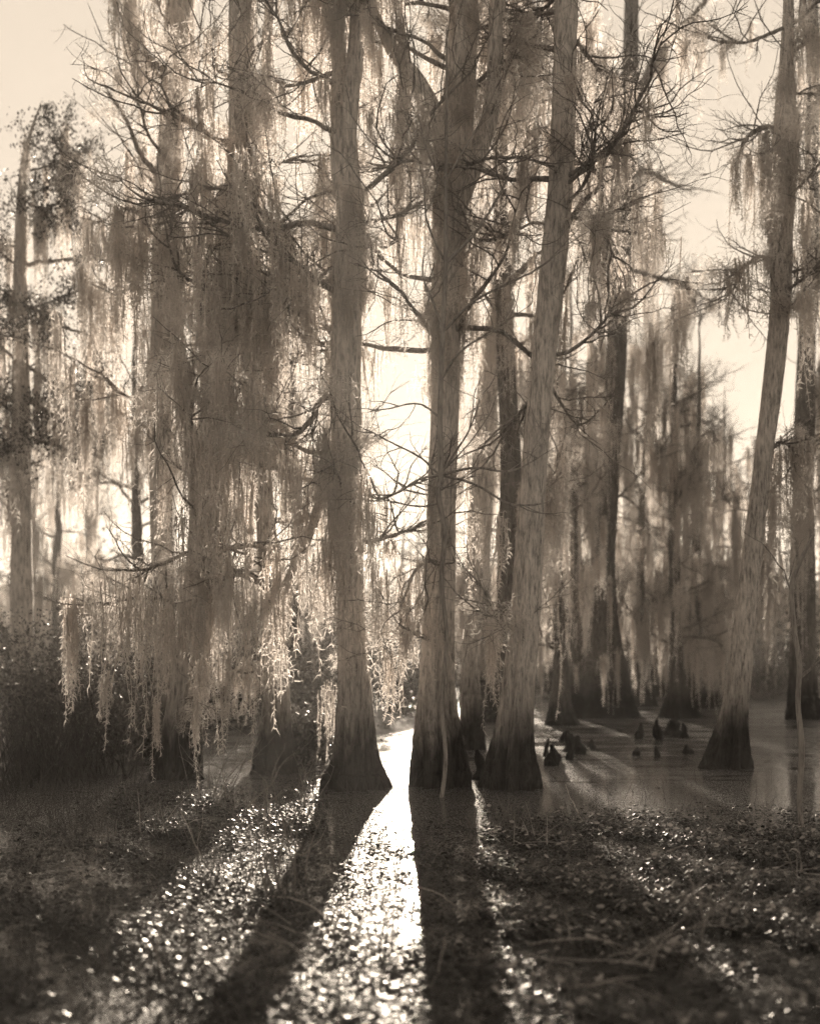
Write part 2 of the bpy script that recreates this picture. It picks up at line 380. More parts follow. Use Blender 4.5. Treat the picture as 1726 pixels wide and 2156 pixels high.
T = {}
def tr(key, *a, **k):
    T[key] = build_tree('cypress_tree', *a, g=np.random.RandomState(1000 + len(T) * 7), **k)
MG = 'moss-hung cypress trees standing in the water'
tr('D', 'straight grey cypress with flared foot left of the bright water gap, forked above', 'tree',
   [(745, 1680, 150), (746, 1640, 124), (749, 1590, 88), (748, 1500, 73), (746, 1400, 63), (738, 1200, 58), (732, 1000, 60), (728, 800, 60), (730, 650, 60), (734, 520, 60), (737, 430, 54), (728, 300, 44), (736, 200, 38), (749, 100, 35), (758, -60, 32)], 14.6, mat='bark_pale',
   stems=[[(728, 450, 34), (713, 350, 32), (712, 200, 30), (716, -60, 27)]],
   limbs=[([(705, 480), (640, 470), (560, 483), (480, 470), (380, 435), (300, 415), (250, 378)], 15, 5, -.8), ([(712, 833), (690, 835), (670, 850), (655, 885), (625, 912), (590, 920)], 15, 9, -.3),
          ([(760, 470), (830, 455), (900, 420), (940, 400)], 10, 4, .4), ([(770, 1140), (800, 1135), (850, 1120), (900, 1105)], 10, 4, .5),
          ([(720, 150), (680, 160), (620, 180), (560, 170), (500, 200)], 11, 4, .3), ([(755, 480), (800, 520), (850, 500)], 8, 4, -.6), ([(700, 560), (660, 600), (640, 640)], 8, 4, .2), ([(742, 1020), (800, 1050), (870, 1020), (930, 1000)], 7, 3, -.4)],
   auto=12, auto_z=(5.2, 9.5), moss=62, moss_len=(.4, 1.4), n2=11, n3=8, tufts=18, sheath=[(5.6, 7.2, 26)])
tr('C', 'broad pale cypress behind the long left moss curtains, leaning slightly right as it rises', 'tree',
   [(372, 1650, 110), (376, 1600, 90), (388, 1500, 76), (415, 1350, 74), (432, 1200, 72), (445, 1050, 70), (452, 900, 66), (470, 700, 60), (490, 500, 56), (503, 350, 52), (506, 200, 50), (508, -60, 46)], 15.7, mat='bark_pale',
   limbs=[([(500, 300), (440, 290), (380, 250), (300, 215), (205, 175)], 13, 4, -.6), ([(510, 350), (530, 420), (575, 470), (620, 500)], 18, 7, -.4), ([(440, 1290), (470, 1250), (480, 1210), (530, 1205)], 12, 8, -.7),
          ([(455, 880), (440, 800), (432, 700), (420, 640), (440, 540), (480, 500)], 10, 6, -1), ([(498, 420), (420, 430), (340, 470), (240, 480)], 11, 4, .4), ([(430, 1150), (380, 1170), (300, 1200), (215, 1195)], 10, 4, -.6),
          ([(420, 1340), (360, 1270), (280, 1260), (200, 1280)], 10, 4, -.9), ([(505, 130), (560, 90), (620, 60), (660, 20)], 12, 6, .5)],
   auto=12, auto_z=(3.5, 9.5), auto_len=(1.2, 2.6), moss=62, moss_len=(.5, 1.7), n2=9, n3=8, tufts=12, sheath=[(6.0, 9.6, 26)])
tr('F', 'stout cypress with a swollen round foot just right of the bright water gap', 'tree',
   [(926, 1668, 122), (924, 1625, 116), (921, 1560, 98), (919, 1470, 74), (921, 1350, 68), (927, 1200, 64), (930, 1050, 60), (936, 900, 56), (943, 700, 56), (950, 500, 62), (958, 330, 68), (970, 150, 60), (980, -60, 54)], 14.9, mat='bark_pale',
   stems=[[(948, 400, 44), (925, 280, 44), (880, 180, 40), (825, 105, 28), (790, 30, 18), (765, -60, 8)], [(958, 440, 44), (1005, 320, 40), (1036, 220, 34), (1042, 80, 30), (1050, -60, 28)]],
   limbs=[([(930, 1190), (925, 1185), (900, 1182), (872, 1205), (850, 1260), (840, 1290)], 9, 5, -.7), ([(935, 1345), (900, 1345), (870, 1320), (850, 1290)], 10, 5, -.4), ([(950, 560), (1000, 520), (1060, 470)], 12, 5, .5), ([(950, 300), (880, 330), (820, 350), (760, 340)], 12, 5, .6), ([(970, 200), (1060, 130), (1120, 100)], 12, 5, .4)],
   auto=15, auto_z=(4.2, 9.5), moss=90, moss_len=(.4, 1.6), n2=9, n3=7, tufts=20, sheath=[(4.8, 9.6, 34)])
tr('I', 'tall pale straight cypress with mottled bark and dark foot, right one of the front row', 'tree',
   [(1075, 1672, 122), (1077, 1625, 108), (1083, 1550, 84), (1094, 1430, 68), (1106, 1300, 60), (1114, 1180, 57), (1122, 1050, 53), (1132, 900, 51), (1148, 720, 49), (1163, 560, 52), (1178, 400, 52), (1184, 250, 52), (1188, 100, 48), (1192, -60, 46)], 14.6, mat='bark_pale',
   limbs=[([(1168, 510), (1215, 440), (1265, 385), (1235, 350), (1205, 340)], 14, 7, .3), ([(1270, 390), (1262, 450), (1278, 500), (1290, 540)], 8, 4, .3), ([(1140, 830), (1100, 860), (1080, 900)], 14, 7, .4), ([(1112, 1300), (1060, 1310), (1030, 1270)], 6, 3, .4), ([(1190, 60), (1230, 110), (1280, 170), (1305, 200)], 10, 6, .3), ([(1175, 480), (1120, 470), (1060, 500), (1020, 480)], 8, 4, .5)],
   auto=9, auto_z=(5, 9.5), moss=52, moss_len=(.3, 1.4), n2=14, n3=10, tufts=22, moss_kinds=(.45, .2, .35))
tr('E', 'slender dark cypress between the moss curtains and the forked trunk, foot deeply fluted', 'tree',
   [(577, 1640, 100), (578, 1595, 78), (582, 1520, 60), (580, 1400, 50), (572, 1250, 46), (562, 1100, 40), (552, 950, 36), (545, 800, 32), (543, 600, 28), (550, 400, 26), (562, 200, 22), (570, 20, 18)], 16.4,
   limbs=[([(585, 1330), (592, 1260), (640, 1160), (668, 1080), (680, 1030), (720, 990), (765, 940)], 20, 9, -3.0), ([(577, 1260), (570, 1200), (548, 1150), (500, 1150), (455, 1165)], 15, 8, -2.6), ([(558, 1010), (600, 935), (650, 950), (705, 955), (760, 965)], 10, 5, -2.6),
          ([(560, 1000), (520, 950), (495, 885), (455, 830), (438, 760), (430, 690), (425, 600)], 18, 7, -2.8), ([(556, 980), (600, 905), (560, 850), (515, 800)], 13, 6, -2.6), ([(553, 970), (480, 950), (420, 940), (395, 860)], 10, 5, -2.6), ([(580, 1400), (520, 1400), (440, 1450), (380, 1475)], 11, 4, -2.9),
          ([(555, 960), (620, 1000), (680, 1020), (740, 1060)], 11, 5, -2.8), ([(575, 1240), (520, 1210), (470, 1200), (430, 1140), (405, 1050)], 16, 8, -2.7), ([(545, 700), (600, 660), (560, 600), (500, 560)], 9, 4, -2.0)],
   auto=8, auto_z=(2.5, 8), moss=98, moss_len=(.4, 1.8), n2=8, n3=7, tufts=22, moss_kinds=(.6, .35, .05), limb_mat='limb_pale')
tr('G', 'thin straight cypress in shade between the two stout right-hand trunks', 'tree',
   [(992, 1585, 56), (991, 1540, 50), (989, 1480, 46), (988, 1400, 38), (995, 1250, 37), (1003, 1100, 37), (1018, 900, 38), (1035, 750, 40), (1055, 600, 36), (1085, 450, 30), (1100, 300, 26), (1110, -60, 20)], 20.5,
   limbs=[([(1048, 640), (1080, 590), (1110, 555), (1150, 520)], 20, 8, -.3)], auto=12, auto_z=(5, 13), moss=60, moss_len=(.6, 2.2), n2=7, n3=5, tufts=20)
tr('H', 'dark backlit cypress close behind the tall pale trunk', 'tree',
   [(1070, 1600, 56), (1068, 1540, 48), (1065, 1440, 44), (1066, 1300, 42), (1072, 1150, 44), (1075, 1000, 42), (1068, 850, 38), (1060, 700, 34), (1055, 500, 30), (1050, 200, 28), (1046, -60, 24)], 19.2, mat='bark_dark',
   auto=14, auto_z=(3, 12), moss=60, moss_len=(.6, 2.0), n2=7, n3=5, tufts=14)
tr('B', 'moss-wrapped cypress rising at the left behind the broad pale trunk', 'tree',
   [(345, 1600, 74), (348, 1520, 56), (352, 1400, 48), (342, 1200, 46), (335, 900, 44), (338, 700, 46), (348, 500, 56), (354, 350, 54), (363, 200, 52), (374, 100, 54), (378, -60, 50)], 19.0,
   limbs=[([(352, 150), (320, 130), (300, 90), (292, 30)], 16, 8, 0), ([(345, 380), (300, 330), (270, 260), (240, 210), (215, 190)], 12, 4, -.3), ([(350, 480), (300, 450), (260, 440), (235, 470)], 11, 5, -.3)],
   auto=16, auto_z=(4, 12), auto_len=(1, 2.6), moss=90, moss_len=(.7, 2.3), n2=7, n3=6, tufts=30, sheath=[(4.5, 12, 46)])
tr('K', 'leaning cypress near the right edge with a wide skirted foot', 'tree',
   [(1528, 1632, 120), (1536, 1590, 84), (1548, 1500, 56), (1560, 1400, 50), (1572, 1280, 44), (1588, 1120, 40), (1603, 980, 38), (1622, 820, 40), (1636, 650, 40), (1644, 480, 44), (1650, 330, 54), (1654, 200, 38), (1658, 100, 26), (1662, -60, 20)], 17.2,
   limbs=[([(1645, 270), (1600, 270), (1565, 300), (1550, 350)], 14, 6, .2), ([(1655, 140), (1680, 100), (1720, 70)], 10, 5, 0), ([(1640, 560), (1600, 540), (1560, 570), (1540, 620)], 10, 5, .2), ([(1600, 1000), (1640, 930), (1700, 980)], 8, 5, .3), ([(1648, 60), (1560, 90), (1480, 80)], 9, 4, .4)],
   auto=8, auto_z=(6, 11), auto_len=(.8, 1.8), moss=56, moss_len=(.5, 1.7), n2=14, n3=9, tufts=22, sheath=[(7, 9.6, 22)])
tr('J', 'distant cypress with a Y of arching limbs and a black flared foot', 'tree',
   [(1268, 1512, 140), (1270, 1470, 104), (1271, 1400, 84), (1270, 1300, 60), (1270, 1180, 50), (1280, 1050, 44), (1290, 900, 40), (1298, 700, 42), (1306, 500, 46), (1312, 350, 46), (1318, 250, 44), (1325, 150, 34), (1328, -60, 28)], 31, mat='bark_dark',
   limbs=[([(1318, 240), (1350, 180), (1385, 120), (1420, 70), (1470, 20), (1500, -60)], 28, 10, 0), ([(1312, 250), (1285, 190), (1245, 120), (1215, 60), (1190, 0), (1180, -50)], 18, 7, 0), ([(1305, 380), (1360, 360), (1400, 380), (1440, 400)], 14, 6, 0), ([(1300, 560), (1370, 580), (1440, 600), (1500, 640)], 12, 5, 0)],
   auto=22, auto_z=(5, 17), auto_len=(2, 5), moss=95, moss_len=(1.2, 4), n2=16, n3=9, thick=1.3, tufts=20)
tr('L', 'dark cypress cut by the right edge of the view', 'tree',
   [(1690, 1500, 84), (1690, 1440, 60), (1690, 1200, 48), (1694, 900, 42), (1702, 600, 34), (1708, 300, 28), (1712, 0, 22)], 30, mat='bark_dark', auto=14, auto_z=(4, 15), moss=60, moss_len=(1.5, 4), n2=6, n3=5, thick=1.3, tufts=8)

# left edge: leafy narrow tree
def leaf_cloud(pts, n, g, size=.05, spread=.12, droop=.6):
    i = g.randint(len(pts), size=n); A = pts[i] + g.normal(size=(n, 3)) * spread
    D = g.normal(size=(n, 3)); D[:, 2] -= droop * 2; D /= np.linalg.norm(D, axis=1, keepdims=True)
    s = g.uniform(.5, 1.5, n)[:, None] * size; W_ = np.cross(D, g.normal(size=(n, 3))); W_ /= np.linalg.norm(W_, axis=1, keepdims=True) + 1e-9
    V = np.stack([A, A + D * s * .5 + W_ * s * .28, A + D * s, A + D * s * .5 - W_ * s * .28], 1).reshape(-1, 3)
    return V, np.arange(n * 4).reshape(-1, 4)
T['A'] = build_tree('cypress_tree', 'leafy narrow-topped tree at the left edge standing against open sky', 'tree',
   [(48, 1500, 64), (46, 1300, 46), (45, 1000, 40), (44, 700, 34), (43, 480, 24), (48, 350, 14), (62, 280, 8), (84, 215, 3)], 24, np.random.RandomState(5),
   limbs=[([(48, 560), (90, 552), (130, 548), (185, 545), (235, 535)], 11, 5, 0), ([(46, 640), (90, 660), (140, 690), (215, 715)], 10, 5, 0), ([(46, 830), (120, 880), (190, 920), (245, 940)], 12, 5, 0), ([(46, 420), (90, 440), (130, 430), (150, 460)], 7, 3, 0),
          ([(60, 360), (100, 350), (140, 330), (172, 325)], 6, 3, 0), ([(46, 760), (100, 800), (150, 820), (200, 835)], 9, 4, 0)],
   auto=16, auto_z=(4, 11), auto_len=(.8, 2.2), moss=80, moss_len=(.8, 2.6), n2=8, n3=6, gap=False)
root, base, path, rad = T['A']
cr = [o for o in root.children if o.name.startswith('crown')][0]
vv = np.zeros(len(cr.data.vertices) * 3); cr.data.vertices.foreach_get('co', vv); vv = vv.reshape(-1, 3)
top = np.stack([P(98 + 34 * math.sin(i * 1.7) * (.3 + i / 16), 225 + i * 8, 24) - base for i in range(16)])
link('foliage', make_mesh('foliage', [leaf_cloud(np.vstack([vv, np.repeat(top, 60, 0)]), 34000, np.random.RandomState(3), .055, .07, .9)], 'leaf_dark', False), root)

# slim bare sapling in front of the stout trunk
g = np.random.RandomState(77)
def build_sapling(name, label, trunk, Y, limbs, g, n2=5, n3=3, mat='twig_pale', thick=.8):
    rows = [np.append(P(x, y, Y), .5 * wd * Y / F) for x, y, wd in trunk]; rows[0][2] = -.1
    base = np.array([rows[0][0], Y, 0]); root = tag(empty(name, base), label, 'sapling')
    S = spline(rows, 90); path, rad = S[:, :3] - base, S[:, 3]
    link('stem', make_mesh('stem', [tubes(path[None], rad[None], 9)], mat), root)
    L = []
    for pts, w0, w1, dep in limbs:
        q = np.array([P(a_[0], a_[1], Y + d_) - base for a_, d_ in zip(spline(pts, 26), np.linspace(0, dep, 26))])
        link('limb', limb_mesh(q, .5 * w0 * Y / F, .5 * w1 * Y / F, g, mat), root); L.append(q)
    if n2:
        parts, p2, p3 = crown_from(L, g, n2, n3, l2=(.2, .8), l3=(.1, .35), thick=thick * .7)
        link('twigs', make_mesh('twigs', parts, mat, False), root)
    return root
build_sapling('sapling', 'slim bare pale sapling with spidery twigs standing in front of the stout trunk',
   [(927, 1700, 10), (938, 1600, 9), (930, 1480, 9), (940, 1350, 9), (931, 1250, 10), (930, 1200, 11), (936, 1120, 12), (922, 1040, 12), (928, 1000, 13), (926, 900, 12), (930, 750, 11), (938, 555, 10), (938, 400, 8), (940, 200, 6), (940, 60, 3)], 13.7,
   [([(926, 1000), (880, 1010), (830, 1040), (760, 1040)], 6, 3, -.3), ([(926, 1000), (1000, 985), (1080, 990), (1180, 935)], 6, 3, -.4), ([(926, 1000), (1000, 1020), (1070, 1060), (1130, 1062), (1170, 1050)], 6, 3, .2), ([(926, 1000), (880, 960), (820, 930), (775, 905)], 5, 3, -.5),
    ([(926, 1000), (960, 950), (990, 900), (1015, 830)], 6, 2, -.3), ([(938, 555), (900, 470), (890, 380), (870, 300)], 6, 2, -.3), ([(938, 555), (1000, 490), (1040, 430), (1090, 330)], 9, 3, .3), ([(932, 700), (990, 640), (1060, 600), (1140, 560), (1220, 480)], 7, 3, -.3),
    ([(932, 690), (905, 620), (890, 580), (893, 520)], 6, 3, .2), ([(938, 380), (980, 310), (1020, 240), (1050, 170)], 6, 2, .2), ([(938, 400), (900, 320), (880, 240)], 5, 2, -.2), ([(928, 800), (970, 740), (1060, 680), (1120, 640)], 6, 2, -.5), ([(928, 880), (880, 850), (820, 860), (760, 870)], 5, 2, .2), ([(925, 1060), (880, 1066), (820, 1055), (780, 1045)], 5, 2, .3)], g, n2=6, n3=4)
build_sapling('sapling', 'knobbly thin bare stem rising from the weeds at the right edge',
   [(1690, 1760, 12), (1682, 1680, 11), (1687, 1580, 13), (1679, 1480, 11), (1682, 1400, 12), (1672, 1330, 10), (1666, 1240, 10), (1680, 1190, 9), (1712, 1125, 7)], 11.2,
   [([(1680, 1440), (1690, 1420), (1702, 1410)], 6, 4, 0), ([(1667, 1250), (1655, 1220), (1650, 1200)], 5, 3, 0)], g, n2=2, n3=2)

# farther trees: three kinds copied with all their parts
def far_tree(label, seed, H, group, lean=0.0, mat='bark_dark', moss=84):
    g = np.random.RandomState(seed); n = 60; z = np.linspace(-.3, H, n)
    root = tag(empty('cypress_tree', (0, 0, 0)), label, 'tree', group)
    path = np.stack([lean * z / H + np.cumsum(g.normal(size=n)) * .02, np.cumsum(g.normal(size=n)) * .02, z], 1); path -= [path[0, 0], path[0, 1], 0]
    rad = .34 * (1 - .96 * np.clip(z / H, 0, 1) ** 1.1) * (1 + 1.3 * np.exp(-np.clip(z, 0, 99) / .8))
    link('trunk', make_mesh('trunk', [trunk_mesh(path, rad, g, 16, 1)], mat), root)
    lines = []
    for k in range(18):
        zz = g.uniform(.15, .98) * H; i = int(zz / H * (n - 1)); az = g.uniform(0, 6.28)
        p, _ = walk(path[i][None], np.array([[math.cos(az), math.sin(az), .3]]), np.array([g.uniform(1.2, 4.2) * (1.1 - .6 * zz / H)]), 12, g, .18, .02)
        lines.append(p[0])
    for l_ in lines: link('limb', limb_mesh(l_, .07, .014, g), root)
    parts, p2, p3 = crown_from(lines, g, 13, 8, l2=(.6, 1.8), l3=(.3, .8), thick=1.5)
    link('crown', make_mesh('crown', parts, 'twig_bark', False), root)
    pool = np.concatenate([np.concatenate(lines), p2[:, 2:].reshape(-1, 3)])
    for k in range(moss):
        p = pool[g.randint(len(pool))]; L = min(g.uniform(1.0, 4.2), p[2] - .4)
        if L < .5: continue
        hang('curtain' if k % 3 == 0 else 'festoon', p, L, root, g=g, wide=1.15)
    return root
def dup(root, loc, rz, s, label=None, bare=False, group=None):
    r = root.copy(); C.objects.link(r); r.location = loc; r.rotation_euler = (0, 0, rz); r.scale = (s, s, s)
    if label: r['label'] = label
    if group: r['group'] = group
    ca, sa = math.cos(rz), math.sin(rz)
    for ch in root.children:
        if ch.name.startswith('moss'):
            if bare: continue
            q = ch.location; L = ch.scale[2] * s
            p = np.array([loc[0] + s * (q.x * ca - q.y * sa), loc[1] + s * (q.x * sa + q.y * ca), q.z * s]); x, y = pix(p)
            if corridor(p, L) or is_open(x, y, y + L * F / p[1]) or y + L * F / p[1] < -20 or x < -60 or x > 1790: continue
        c = ch.copy(); C.objects.link(c); c.parent = r
    return r
FG = 'moss-laden cypresses crowded behind the front row'
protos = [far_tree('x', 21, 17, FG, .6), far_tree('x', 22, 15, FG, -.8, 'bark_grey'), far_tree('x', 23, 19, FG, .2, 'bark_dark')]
spots = [(120, 37, .6), (205, 44, .62), (295, 31, .6), (620, 32, .6), (1010, 34, .62), (1212, 36, .7), (1345, 37, .75), (1400, 45, .85), (1462, 36, .62), (1505, 52, .75), (1100, 42, .62), (480, 40, .65), (60, 50, .6), (1265, 47, .85), (1425, 31, .6), (1182, 27.5, .55), (1500, 38, .62), (848, 50, .42), (886, 60, .5)]
blurb = ['blurred moss-hung cypress far behind the left-edge tree', None]
for i, (x, Y, s) in enumerate(spots):
    p = P(x, 1375, Y)
    side = 'left' if x < 330 else ('middle' if x < 1180 else 'right')
    lab = {'left': 'thin hazy moss-hung cypress in the open left background', 'middle': 'dark moss-laden cypress seen through the gaps behind the front trunks', 'right': 'soft blurred moss-hung cypress in the right background beyond open water'}[side]
    dup(protos[i % 3], (p[0], Y, 0), rs.uniform(0, 6.28), s, lab, bare=840 < x < 890, group=lab.split(' cypress')[0] + ' cypresses of the ' + side + ' background')  # the bare ones are added in the sun's lane to thin its glitter
for pr in protos:
    for ch in list(pr.children): bpy.data.objects.remove(ch)
    bpy.data.objects.remove(pr)

# ------------------------------------------------------------------ prominent hanging moss, each its own thing
HM = [  # kind, px, top, bottom, depth, width factor, label
 ('festoon', 250, 470, 730, 15.0, 1.05, 'long dark moss festoon at the far left of the crown, beside open sky'),
 ('festoon', 288, 475, 775, 15.0, 1.05, 'longest dark moss festoon on the left, right of a similar shorter one'),
 ('festoon', 345, 480, 650, 15.2, 1.2, 'short pointed moss festoon under the thicket at upper left'),
 ('festoon', 291, 893, 1015, 17.0, .9, 'narrow dark moss column hanging alone against bright sky at left'),
 ('tuft', 313, 840, 870, 16.0, 1.3, 'dark ragged ball of moss hanging at left above the narrow column'),
 ('curtain', 352, 780, 1060, 16.5, .7, 'tall dark vertical moss sheet left of the broad pale trunk'),
 ('festoon', 822, 1138, 1200, 14.2, 1.2, 'short blunt dark moss rag hanging in the bright gap between the middle trunks'),
 ('festoon', 790, 1180, 1425, 14.0, .6, 'thin pale moss string beside the forked trunk, above the shrubs'),
 ('curtain', 505, 1215, 1470, 13.1, .7, 'pale moss sheet hanging from the end of the curved low limb at left centre'),
 ('curtain', 640, 540, 800, 13.9, .6, 'thin moss veil touching the left side of the forked trunk above its elbow limb'),
 ('curtain', 590, 950, 1200, 13.3, .7, 'ragged moss sheet below the crossing limbs left of the forked trunk'),
 ('curtain', 430, 900, 1160, 13.5, .7, 'pale moss sheet over the upper part of the broad pale trunk'),
 ('festoon', 600, 1230, 1400, 13.6, 1.2, 'bright backlit curved moss fringe right of the curtains'),
 ('curtain', 560, 1250, 1560, 13.6, .8, 'bright backlit moss sheet hanging below the low left limbs'),
 ('festoon', 520, 1010, 1330, 13.6, 1.0, 'pale shaggy moss rope down the middle of the left curtains'),
 ('festoon', 446, 600, 900, 13.8, 1.3, 'pale shaggy moss rope hanging beside the curved upper left limb'),
 ('curtain', 500, 520, 850, 14.3, .8, 'wide pale moss veil under the fine twig thicket'),
 ('curtain', 610, 530, 840, 14.4, .7, 'airy moss veil just left of the forked trunk'),
 ('curtain', 250, 1215, 1540, 13.6, 1.0, 'leftmost sheet of the low moss curtain, ending in a pale point over the water'),
 ('curtain', 310, 1235, 1520, 13.3, 1.0, 'second sheet of the low left moss curtain'),
 ('curtain', 380, 1240, 1500, 13.4, .8, 'low moss sheet in front of the broad pale trunk'),
 ('festoon', 225, 1420, 1570, 13.4, .9, 'pale pointed moss tip nearly touching the water at left'),
 ('festoon', 330, 1480, 1640, 13.2, .6, 'thin crooked moss string ending just above the water left of the broad trunk foot'),
 ('festoon', 412, 1460, 1650, 13.0, .6, 'thin pale moss string in front of the broad trunk foot'),
 ('festoon', 470, 1380, 1600, 13.4, 1.1, 'ragged moss clump right of the broad trunk foot'),
 ('curtain', 694, 1440, 1640, 14.9, .45, 'moss sheet leaning on the left flank of the flared forked-trunk foot'),
 ('festoon', 1374, 700, 1095, 19.0, 1.1, 'very long pale tapering moss tail hanging alone at right'),
 ('festoon', 1272, 150, 240, 22.0, 1.3, 'small dark moss rag under the left arm of the distant Y-shaped tree'),
 ('curtain', 1195, 1150, 1485, 22.0, 1.2, 'pale moss drapery hanging low over the water right of the pale trunk'),
 ('festoon', 855, 1330, 1430, 13.9, 1.0, 'pale slanting moss scrap left of the stout trunk'),
 ('curtain', 880, 1210, 1350, 14.2, .5, 'moss web inside the looping branch of the stout trunk'),
 ('festoon', 1438, 62, 225, 27.5, 1.5, 'thick dark moss hanging from the right arm of the distant Y-shaped tree'),
 ('festoon', 1472, 30, 240, 27.5, 1.6, 'longest moss tail under the right arm tip of the distant Y-shaped tree'),
 ('festoon', 1395, 110, 200, 27.5, 1.2, 'short moss tail near the fork of the distant Y-shaped tree'),
 ('festoon', 1520, 95, 215, 26, 1.0, 'small moss tail hanging in open sky right of the distant Y-shaped tree'),
 ('wisp', 1580, 40, 160, 24, 1.6, 'wispy moss at the top right in open sky'),
 ('festoon', 1548, 335, 520, 17.0, 1.0, 'moss tail from the stubby left limb high on the leaning right-hand tree'),
 ('festoon', 1562, 545, 720, 17.0, 1.3, 'ragged moss halfway up on the left of the leaning right-hand tree'),
 ('curtain', 1652, 255, 440, 16.9, .6, 'moss sleeve wrapping the upper trunk of the leaning right-hand tree'),
 ('festoon', 1120, 240, 430, 18.0, 1.4, 'dark moss bunch between the tops of the stout and the tall pale trunk'),
 ('festoon', 1230, 380, 620, 16.5, 1.2, 'moss under the hooked limb right of the tall pale trunk'),
 ('curtain', 1290, 520, 800, 19, .8, 'grey moss sheet right of the tall pale trunk below the hooked limb'),
 ('festoon', 1430, 620, 900, 22, 1.5, 'grey moss hanging in the gap left of the leaning right-hand tree'),
 ('festoon', 1180, 640, 960, 17, 1.1, 'long moss tail close against the right side of the tall pale trunk'),
 ('festoon', 860, 320, 560, 16.5, 1.2, 'dark moss tail in the upper gap left of the stout trunk'),
 ('festoon', 815, 600, 800, 16.0, .8, 'thin moss tail in the middle of the bright gap'),
 ('festoon', 640, 120, 380, 15.5, 1.2, 'moss tail high up left of the two stems of the forked trunk'),
 ('curtain', 735, 500, 640, 14.0, .75, 'dense moss skirt wrapped round the forked trunk below its fork'),
 ('curtain', 700, 1010, 1090, 13.6, .7, 'light fuzzy moss across the forked trunk at the height of the sun'),
]
for kd, x, y0, y1, Y, wf, lab in HM:
    L = (y1 - y0) * Y / F
    o = hang(kd, P(x, y0, Y), 1.5 if kd == 'tuft' else L, None, 'spanish_moss', rot=rs.uniform(-.3, .3), wide=wf * (1.2 if L < .7 else 1))
    tag(o, lab, 'spanish moss', 'large moss hangings')

# ------------------------------------------------------------------ water, banks
def sheet(x0, x1, y0, y1, nx, ny, zf):
    X, Yg = np.meshgrid(np.linspace(x0, x1, nx), np.linspace(y0, y1, ny)); Z = zf(X, Yg)
    V = np.stack([X, Yg, Z], -1).reshape(-1, 3); i = np.arange(ny - 1)[:, None] * nx + np.arange(nx - 1)[None]
    return V, np.stack([i, i + 1, i + 1 + nx, i + nx], -1).reshape(-1, 4)
o = link('water', make_mesh('water', [sheet(-140, 140, -30, 240, 2, 2, lambda a, b: a * 0)], 'swamp_water')); o['kind'] = 'structure'
def bank(X, Y):
    n = .35 * np.sin(X * .31 + 1) + .25 * np.sin(X * .83 + Y * .2) + .12 * np.sin(X * 2.3 + Y * 1.1)
    far = np.clip((Y - 60 + n * 6) / 14, 0, 1) * 1.0
    l = np.clip(1.3 - np.hypot((X + 5.9 + n * .4) / 2.2, (Y - 21.5) / 3.6), 0, 1) * .55
    l2 = np.clip(1.3 - np.hypot((X + .55 + n * .1) / 1.5, (Y - 28) / 6.5), 0, 1) * .66  # low bank added across the sun's lane to block glare on the water
    r = np.clip(1.2 - np.hypot((X - 17) / 5, (Y - 44) / 5), 0, 1) * .6
    return -.45 + far + np.maximum.reduce([l, l2, r]) * 1.1 + .05 * n
o = link('ground', make_mesh('ground', [sheet(-138, 138, -28, 238, 180, 260, bank)], 'mud')); o['kind'] = 'structure'

# ------------------------------------------------------------------ shrubs, reeds, knees, far wood
def shrub(label, cx, Y, w_, h, n, seed, mat='leaf_dark', group=None, size=.06, depth=.8):
    g = np.random.RandomState(seed); base = np.array([P(cx, 1375, Y)[0], Y, 0.02]); wr = w_ * Y / F
    root = tag(empty('shrub', base), label, 'shrub', group)
    M = max(10, int(n / 130)); st = np.stack([g.uniform(-.6, .6, M) * wr * .7, g.uniform(-.4, .4, M) * depth, np.zeros(M)], 1)
    d = np.stack([g.normal(size=M) * .5, g.normal(size=M) * .5, np.ones(M)], 1)
    p, _ = walk(st, d, g.uniform(.6, 1.15, M) * h, 9, g, .18, 0)
    link('stems', make_mesh('stems', [tubes(p, np.linspace(.014, .004, 9)[None] * np.ones((M, 1)), 4)], 'branch_bark'), root)
    link('foliage', make_mesh('foliage', [leaf_cloud(p[:, 2:].reshape(-1, 3), n, g, size, .13, .1)], mat, False), root)
    return root
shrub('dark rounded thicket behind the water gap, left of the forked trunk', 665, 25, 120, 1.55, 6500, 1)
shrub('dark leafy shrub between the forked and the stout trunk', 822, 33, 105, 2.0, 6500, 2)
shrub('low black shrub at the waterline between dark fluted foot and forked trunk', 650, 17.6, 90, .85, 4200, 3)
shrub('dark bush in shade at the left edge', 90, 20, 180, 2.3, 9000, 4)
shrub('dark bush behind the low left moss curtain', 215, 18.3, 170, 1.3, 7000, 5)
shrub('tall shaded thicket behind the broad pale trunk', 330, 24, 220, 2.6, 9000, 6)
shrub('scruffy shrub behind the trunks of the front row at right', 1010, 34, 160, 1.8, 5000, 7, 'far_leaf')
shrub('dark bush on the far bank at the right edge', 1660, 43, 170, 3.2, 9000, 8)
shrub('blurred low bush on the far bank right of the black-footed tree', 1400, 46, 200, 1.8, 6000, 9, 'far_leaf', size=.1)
shrub('pale fine-leaved bush above the dark thicket left of the forked trunk', 640, 34, 170, 3.6, 9000, 10, 'far_leaf', size=.09)
